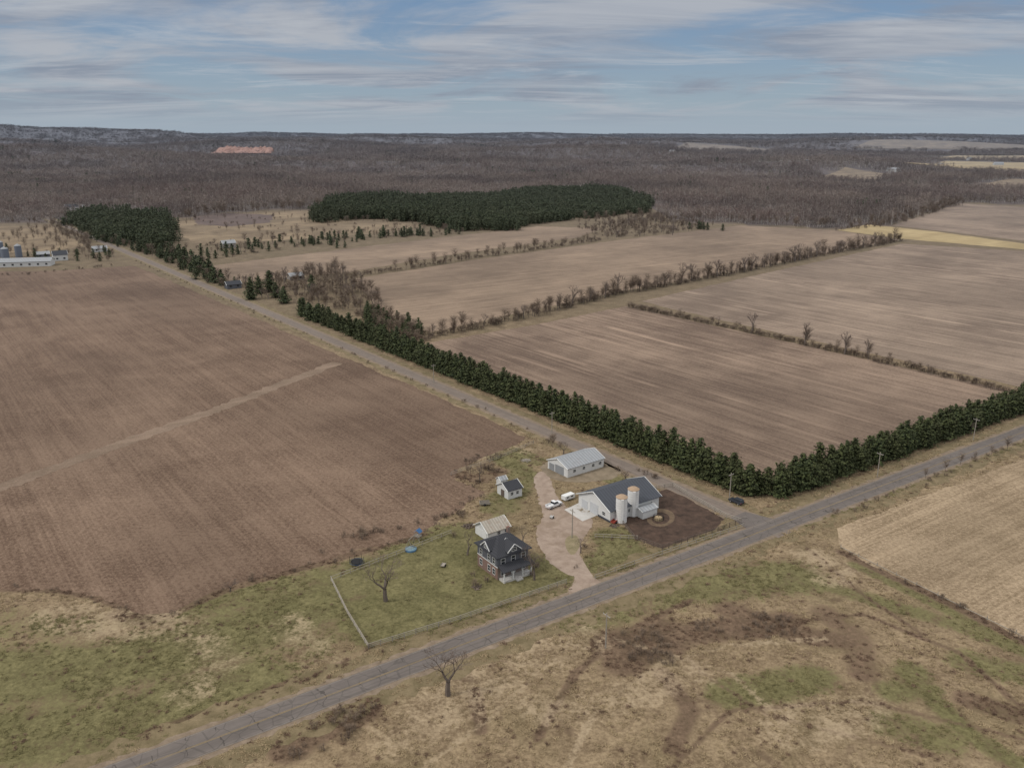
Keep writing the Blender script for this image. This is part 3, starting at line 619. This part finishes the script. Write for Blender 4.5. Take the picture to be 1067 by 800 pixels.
for z in (1.0,3.9):
    for a in (-3,-.8,2.9): win(B,'window','-x',a,z,1.0,1.5,4.6)
    for a in (-3,0,3): win(B,'window','-y',a,z,1.1,1.5,4.6)
    for a in (-2.5,2.5): win(B,'window','+x',a,z,1.1,1.5,4.6)
b=MB(); b.box(-4.2,4.2,-6.9,-4.62,0,.5,0)
for x_ in (-4,-1.4,1.4,4): b.box(x_-.12,x_+.12,-6.8,-6.56,.5,2.9,1)
for x_ in (-4,1.4): b.box(x_+.12,x_+2.48,-6.72,-6.64,1.25,1.33,1); 
for x_ in np.arange(-3.8,4,.25):
    if abs(x_)>1.3: b.box(x_-.02,x_+.02,-6.7,-6.66,.5,1.25,1)
b.box(-4.3,4.3,-6.95,-6.6,2.9,3.1,1); b.box(-.9,.9,-7.8,-6.9,0,.3,0)
b.obj('porch',[concr,trim],B)
b=MB(); b.add([(-4.7,-7.3,3.0),(4.7,-7.3,3.0),(4.7,-4.66,3.95),(-4.7,-4.66,3.95),(-4.7,-7.3,3.15),(4.7,-7.3,3.15),(4.7,-4.66,4.1),(-4.7,-4.66,4.1)],[(3,2,1,0),(4,5,6,7),(0,1,5,4),(1,2,6,5),(3,0,4,7)]); b.obj('porch_roof',[shing],B)
b=MB(); b.box(1.9,2.6,.6,1.3,7.5,10.3); b.obj('chimney',[brick],B)
b=MB(); b.box(-.5,.5,-4.68,-4.603,.5,2.6); b.obj('front_door',[trim],B)
Rr=bpy.data.objects.new('rear_wing',None); Rr.parent=B; Rr.location=(1.5,6.6,0); scn.collection.objects.link(Rr); gable_parts(Rr,5,4,3,4.3,grey,shing,.3)
# ------------------------------------------------------------------ fences
def fence(px,m,h=1.3,step=2.4,rails=3,name='fence'):
    w=wpts(px); pts=dense(w,step,0,False); b=MB(); o=Vector((*pts[0],0))
    for i,pp in enumerate(pts):
        x,y=pp[0]-o.x,pp[1]-o.y; b.limb((x,y,-.1),(x,y,h+random.uniform(-.05,.08)),.10,.09,5,0,True)
        if i:
            x0_,y0_=pts[i-1][0]-o.x,pts[i-1][1]-o.y
            for k in range(rails): z=h*(.35+.6*k/max(1,rails-1)); b.limb((x0_,y0_,z),(x,y,z+random.uniform(-.03,.03)),.075,.075,4)
    ob=b.obj(name,[m]); ob.location=o
fence([(345,605),(362,640),(384,676)],wood,1.4); fence([(384,676),(480,646),(590,608)],wood,1.35,2.6,3); fence([(345,605),(440,568),(470,556)],wood,1.2,2.6,2)
fence([(662,563),(690,573),(748,554),(772,545)],dark,1.5,2.2,3); fence([(772,545),(757,540),(715,516),(701,507),(666,513)],wood,1.5,2.4,3); fence([(649,547),(662,563)],dark,1.4,2,3)
fence([(620,603),(690,578),(775,549)],wood,1.2,3,2); fence([(664,562),(620,560)],wood,1.2,2,2)
fence([(876,571),(1000,632),(1090,676)],wood,1.1,5,1); fence([(470,495),(520,478),(556,462)],wood,1.1,4,2)
# ------------------------------------------------------------------ poles
def pole(u,v,h=9.5,rot=0):
    x,y=G(u,v); b=MB(); b.limb((0,0,-.2),(0,0,h),.16,.11,8,0,True); b.box(-1.1,1.1,-.07,.07,h-.75,h-.6,0)
    for q_ in(-1,-.35,.35,1): b.limb((q_,0,h-.6),(q_,0,h-.42),.05,.04,6,1,True)
    o=b.obj('utility_pole',[wood,mat('insulator',(.5,.5,.5),.4)]); o.location=(x,y,0); o.rotation_euler=(0,0,rot)
for u,v in ((596,560),(914,497),(1014,459),(631,675),(1100,425)): pole(u,v,8.5,ANG+math.pi/2)
for u,v in ((575,452),(452,399),(760,520)): pole(u,v,8.5,SANG+math.pi/2)
# ------------------------------------------------------------------ vehicles
tire=rub; chrome=mat('wheel_rim',(.45,.45,.46),.35,.5,.6); cg=mat('car_glass',(.015,.018,.022),.08,.6); tl=mat('tail_lamp',(.35,.02,.02),.3,.5)
def vehicle(name,kind,col,u,v,rot):
    x,y=G(u,v); E=empty(name,x,y,rot,.04); pm_=mat(name+'_paint',col,.28,.5)
    def ext(prof,w,nm,m,bev=.05,w2=None):
        b=MB(); n=len(prof); zs=[p[1] for p in prof]; z0,z1=min(zs),max(zs); w2=w2 or w
        def ww(z): return w/2+(w2-w)/2*(z-z0)/(z1-z0)
        b.add([(p[0],-ww(p[1]),p[1]) for p in prof]+[(p[0],ww(p[1]),p[1]) for p in prof],[tuple(range(n)),tuple(range(2*n-1,n-1,-1))]+[(i,n+i,n+(i+1)%n,(i+1)%n) for i in range(n)]); return b.obj(nm,[m],E,bevel=bev)
    if kind=='pickup':
        ext([(-2.75,.5),(2.65,.45),(2.75,.8),(2.6,1.08),(1.3,1.15),(-.6,1.15),(-.6,.75),(-2.75,.75)],1.9,'body',pm_)
        b=MB(); b.box(-2.75,-.62,-.95,-.85,.76,1.2);b.box(-2.75,-.62,.85,.95,.76,1.2);b.box(-2.8,-2.7,-.85,.85,.6,1.2); b.obj('bed_walls',[pm_],E)
        ext([(-.6,1.16),(1.35,1.16),(.75,1.75),(-.45,1.78)],1.78,'cab_glass',cg,.03,1.5); ext([(-.48,1.76),(.72,1.73),(.6,1.84),(-.35,1.86)],1.52,'cab_roof',pm_,.03); wb=(-1.75,1.75);rw=.42
    else:
        ext([(-2.3,.4),(2.3,.38),(2.35,.7),(2.2,.92),(1.1,1.02),(-2.35,1.05)],1.85,'body',pm_,.07)
        ext([(-2.25,1.05),(1.15,1.02),(.45,1.6),(-1.95,1.64)],1.74,'glasshouse',cg,.04,1.4); ext([(-2.0,1.62),(.45,1.58),(.3,1.68),(-1.85,1.72)],1.42,'roof',pm_,.03); wb=(-1.4,1.4);rw=.36
    b=MB()
    for a in wb:
        for s_ in(-1,1): b.limb((a,s_*.98,rw),(a,s_*.74,rw),rw,rw,18,0,True); b.limb((a,s_*1.0,rw),(a,s_*.97,rw),rw*.6,rw*.6,12,1,True)
    b.obj('wheels',[tire,chrome],E)
    b=MB(); 
    for s_ in(-1,1): b.box(-2.83 if kind=='pickup' else -2.37,-2.3 if kind!='pickup' else -2.74,s_*.82-.1,s_*.82+.1,.75,.95,0)
    b.obj('tail_lamps',[tl],E)
vehicle('pickup_truck','pickup',(.72,.72,.72),577,528,ANG+.15); vehicle('parked_car','suv',(.03,.035,.045),767,524,SANG)
x,y=G(592,520); T=empty('camper_trailer',x,y,ANG+.1); T.scale=(.72,.8,.65)
b=MB(); b.add([(-2.8,-1.15,.5),(2.6,-1.15,.5),(2.9,-1.15,1.1),(2.6,-1.15,2.6),(-2.8,-1.15,2.6),(-2.8,1.15,.5),(2.6,1.15,.5),(2.9,1.15,1.1),(2.6,1.15,2.6),(-2.8,1.15,2.6)],[(0,1,2,3,4),(9,8,7,6,5),(0,5,6,1),(1,6,7,2),(2,7,8,3),(3,8,9,4),(4,9,5,0)]); b.obj('body',[trim],T,bevel=.1)
b=MB(); 
for s_ in(-1,1): b.limb((-.4,s_*1.1,.36),(-.4,s_*.85,.36),.36,.36,14,0,True); b.limb((.5,s_*1.1,.36),(.5,s_*.85,.36),.36,.36,14,0,True)
b.obj('wheels',[tire],T); b=MB(); b.box(-1.9,-.9,-1.18,-1.16,1.5,2.1); b.box(.4,1.5,-1.18,-1.16,1.5,2.1); b.obj('windows',[cg],T); b=MB(); b.limb((2.7,0,.5),(3.9,0,.5),.07,.05,4,0,True); b.obj('hitch',[rub],T)
# ------------------------------------------------------------------ yard things
x,y=G(430,568); S=empty('swing_set',x,y,ANG+.6); b=MB()
for s_ in(-2,2):
    for q_ in(-1.1,1.1): b.limb((s_,q_,0),(s_,0,2.5),.07,.07,5,0)
b.limb((-2.2,0,2.5),(2.2,0,2.5),.08,.08,5,0)
for s_ in(-1,.3):
    for q_ in(0,.5): b.limb((s_+q_,0,2.5),(s_+q_,0,.6),.02,.02,4,1)
    b.box(s_-.02,s_+.52,-.12,.12,.55,.62,1)
b.obj('frame',[wood,rub],S); b=MB(); b.box(2.3,3.9,-.8,.8,1.3,1.42,0)
for a in(2.35,3.85):
    for q_ in(-.75,.75): b.limb((a,q_,0),(a,q_,2.6),.07,.07,5,0)
b.obj('tower',[wood],S); b=MB(); b.add([(2.2,-.95,2.5),(4.0,-.95,2.5),(4.0,.95,2.5),(2.2,.95,2.5),(2.2,0,3.3),(4,0,3.3)],[(0,1,5,4),(2,3,4,5)]); b.obj('canopy',[mat('blue_canvas',(.05,.14,.30),.6)],S)
x,y=G(428,573); b=MB(); b.limb((0,0,0),(0,0,.5),1.5,1.5,24,0); b.limb((0,0,.42),(0,0,.43),1.42,1.42,24,1,True); b.limb((0,0,.5),(0,0,.52),1.55,1.42,24,0); o=b.obj('wading_pool',[mat('pool_wall',(.10,.20,.32),.5),mat('pool_water',(.12,.20,.23),.1,.6)]); o.location=(x,y,0)
x,y=G(372,588); T=empty('trampoline',x,y,0); b=MB(); b.limb((0,0,.85),(0,0,.95),1.9,1.9,20); b.limb((0,0,.93),(0,0,.95),1.6,1.6,20,1,True)
for k in range(6): a=k*1.047; b.limb((1.8*math.cos(a),1.8*math.sin(a),0),(1.8*math.cos(a),1.8*math.sin(a),2.3),.05,.05,5,1)
b.obj('frame',[mat('tramp_blue',(.05,.12,.3),.6),rub],T)
x,y=G(686,541); T=empty('hay_feeder',x,y,0); b=MB()
for k in range(20): a=k*.314; b.limb((1.5*math.cos(a),1.5*math.sin(a),0),(1.5*math.cos(a),1.5*math.sin(a),1.2),.04,.04,4)
for z in(.1,.6,1.2):
    for k in range(20): a=k*.314;c_=a+.314; b.limb((1.5*math.cos(a),1.5*math.sin(a),z),(1.5*math.cos(c_),1.5*math.sin(c_),z),.04,.04,4)
b.obj('ring',[rub],T); b=MB(); b.limb((0,0,0),(0,0,.7),1.35,1.1,16,0); b.limb((0,0,.7),(0,0,1.0),1.1,.2,16,0); b.obj('hay',[tan_t],T)
sheet('trampled_hay',[(674,534),(688,529),(702,533),(704,543),(690,550),(674,546)],.052,mat('old_hay',gr((.06,.04,.028),(.20,.14,.085),.5)),1,.6,rnd=2)
sheet('feeder_mud',[(679,537),(688,533),(697,536),(698,543),(689,547),(679,544)],.060,mud,1,.4,rnd=2)
def pile(u,v,n,s,m,name):
    x,y=G(u,v); b=MB()
    for k in range(n):
        r_=random.random()*s; a=random.random()*6.28; z=max(.1,(s-r_)*.35*random.random()); d_=Vector((random.uniform(-1,1),random.uniform(-1,1),random.uniform(-.2,.2)))*.6; p_=Vector((r_*math.cos(a),r_*math.sin(a),z)); b.limb(p_-d_,p_+d_,.12,.1,5,0,True)
    o=b.obj(name,[m]); o.location=(x,y,0)
pile(488,548,50,2,dark,'brush_pile'); pile(548,480,40,1.6,wood,'wood_pile'); pile(640,548,30,1.2,dark,'wood_pile'); pile(497,612,30,1.2,btw,'brush_pile')
for (u,v,l,w_,h_,m_) in ((640,545,2.2,1.2,1.0,redm),(575,540,1.2,.8,.9,white),(505,526,3,1.5,1.2,wood),(462,590,1.8,1,.7,wood)):
    x,y=G(u,v); B=empty('farm_cart',x,y,random.random()*3); b=MB(); b.box(-l/2,l/2,-w_/2,w_/2,.45,.55); b.box(-l/2,l/2,-w_/2,-w_/2+.06,.55,h_);b.box(-l/2,l/2,w_/2-.06,w_/2,.55,h_);b.box(-l/2,-l/2+.06,-w_/2+.06,w_/2-.06,.55,h_); b.obj('bed',[m_],B)
    b=MB(); 
    for s_ in(-1,1): b.limb((0,s_*(w_/2+.1),.35),(0,s_*(w_/2),.35),.35,.35,14,0,True)
    b.limb((l/2,0,.5),(l/2+1.1,0,.3),.04,.04,4); b.obj('wheels',[rub],B)
for (u,v,s_) in ((497,612,.8),(506,606,.6),(553,600,.6),(385,676,.5),(610,571,.5),(335,576,.5),(600,592,.4),(472,560,.6),(545,583,.5),(560,590,.5),(492,600,.5)):
    b=MB(); R=random.Random(int(u)); 
    for k in range(6): sliver_tree(b,R,R.uniform(-1.2,1.2),R.uniform(-1.2,1.2),R.uniform(1.6,2.8),40,.10,.5,1,0)
    o=b.obj('shrub',[shrubm,barkm]); x,y=G(u,v); o.location=(x,y,0); o.scale=(s_,s_,s_)
# ------------------------------------------------------------------ distant farms
def simple(name,u,v,L_,W_,ev,rg,wm,rm,rot=ANG):
    x,y=G(u,v); E=empty(name,x,y,rot,float(H(x,y))); gable_parts(E,L_,W_,ev,rg,wm,rm,.4)
    b=MB(); n=max(2,int(L_/6))
    for i in range(n): a=-L_/2+L_*(i+.5)/n; b.box(a-.8,a+.8,-W_/2-.05,-W_/2-.003,1.2,2.6)
    b.obj('windows',[glass],E)
simple('dairy_barn',25,277,44,12,4,6.5,white,roofg,ANG+.1+math.radians(-28)); simple('farm_house',63,271,11,9,5,8,white,shing); simple('farm_shed',104,262,12,8,3,5,white,roofg); simple('farm_shed',45,268,10,8,3,5,grey,roofg)
for u,v,h,r_ in ((6,270,9,3.2),(20,268,10,2.8),(2,268,13,2.5)):
    x,y=G(u,v); S=empty('grain_silo',x,y,0); b=MB(); b.limb((0,0,0),(0,0,h),r_,r_,20); b.obj('shell',[mat('silo_steel',(.16,.18,.22),.6,.2)],S,smooth=True); b=MB(); b.limb((0,0,h),(0,0,h+1.6),r_+.1,.4,20,0,True); b.obj('roof',[roofg],S)
simple('farm_house',238,258,12,9,4.5,7,mat('tan_siding',(.35,.32,.28)),roofg); simple('farm_house',75,219,16,10,5,8,white,shing); simple('farm_shed',90,217,10,8,3,5,white,roofg); simple('farm_house',243,300,10,7,3,5,grey,shing); simple('farm_house',308,291,10,8,3,5,mat('tan_siding2',(.3,.27,.24)),roofg)
for u,v in ((760,172),(795,171),(820,174),(840,170),(880,172),(905,174),(980,172),(1010,168),(1040,172),(700,169),(930,182)): simple('distant_farm',u,v,30,14,6,11,white,roofg,random.random()*3)
# quarry
def quarryf(nt): return mix(nt,noise(nt,pos(nt),.03,5,.7),(.24,.10,.06),(.66,.34,.21))
x0_,y0_=-1280,4120; V=[];F=[]; n=40;mm=8; z0_=float(H(x0_,y0_))
for i in range(n+1):
    t=i/n; top=44*(math.sin(math.pi*t)**.35)*random.uniform(.78,1.05)*(.8+.2*math.sin(t*7+1))
    for j in range(mm+1):
        s_=j/mm; V.append((x0_-140+280*t,y0_+110*s_+random.uniform(-8,8)+40*abs(t-.5)*-1,z0_+9+top*(s_**1.4 if s_>.4 else s_*.7)))
for i in range(n):
    for j in range(mm): a=i*(mm+1)+j; F.append((a,a+mm+1,a+mm+2,a+1))
mkobj('quarry',V,F,[mat('red_rock',quarryf)])
# ------------------------------------------------------------------ light, sky, camera
sv=Vector((-.75,-.25,.80)).normalized()
sun=bpy.data.lights.new('sun','SUN'); sun.energy=1.5; sun.angle=math.radians(10); sun.color=(1,.95,.88); so=bpy.data.objects.new('sun',sun); so.rotation_euler=sv.to_track_quat('Z','Y').to_euler(); scn.collection.objects.link(so)
w=bpy.data.worlds.new('World'); scn.world=w; w.use_nodes=True; nt=w.node_tree; bg=nt.nodes['Background']
sky=nt.nodes.new('ShaderNodeTexSky'); sky.sky_type='NISHITA'; sky.sun_disc=False; sky.sun_elevation=math.asin(sv.z); sky.sun_rotation=math.atan2(sv.x,sv.y); sky.altitude=300; sky.air_density=1.2; sky.dust_density=1.5
gen=nt.nodes.new('ShaderNodeTexCoord').outputs['Generated']; sp=nt.nodes.new('ShaderNodeSeparateXYZ'); link(nt,gen,sp.inputs[0]); z=mth(nt,'MAXIMUM',sp.outputs[2],0.0)
den=mth(nt,'ADD',z,.09); cx=nt.nodes.new('ShaderNodeCombineXYZ'); link(nt,mth(nt,'DIVIDE',sp.outputs[0],den),cx.inputs[0]); link(nt,mth(nt,'DIVIDE',sp.outputs[1],den),cx.inputs[1])
n1=noise(nt,cx.outputs[0],.62,7,.6,.8); mp=vm(nt,'MULTIPLY',cx.outputs[0],(.6,1.5,1)); n2=noise(nt,mp,1.3,7,.66,.6); n3=noise(nt,cx.outputs[0],.3,2,.5); n4=noise(nt,vm(nt,'ADD',mp,(7,3,2)),.8,6,.62,.5)
blue=mix(nt,sm(nt,z,0,.14),(.31,.405,.495),(.155,.26,.43)); sk2=vm(nt,'MULTIPLY',sky.outputs[0],(.10,.10,.10)); base_=mix(nt,.16,blue,sk2)
m1=sm(nt,mth(nt,'MULTIPLY_ADD',n3,.5,mth(nt,'MULTIPLY',n1,.75)),.53,.70); ccol=mix(nt,sm(nt,n4,.36,.62),(.25,.285,.355),(.44,.46,.50))
c1=mix(nt,mth(nt,'MULTIPLY',m1,.88),base_,ccol); m2=sm(nt,n2,.51,.70); c1=mix(nt,mth(nt,'MULTIPLY',m2,.5),c1,(.49,.52,.56))
hzf=sm(nt,z,.0,.04); c1=mix(nt,hzf,(.345,.41,.475),c1)
up=sm(nt,z,.16,.6); c1=mix(nt,up,c1,(1.08,1.07,1.06))
link(nt,c1,bg.inputs[0]); bg.inputs[1].default_value=1.0
cam=bpy.data.cameras.new('camera'); cam.sensor_width=36; cam.lens=FL/1067*36; cam.clip_start=1; cam.clip_end=80000
co=bpy.data.objects.new('camera',cam); co.location=(0,0,CH); co.rotation_euler=(math.pi/2-PIT,0,0); scn.collection.objects.link(co); scn.camera=co
scn.view_settings.view_transform='Standard'; scn.view_settings.look='None'; scn.view_settings.exposure=0
print('scatter',len(SCP),'tufts',len(p))
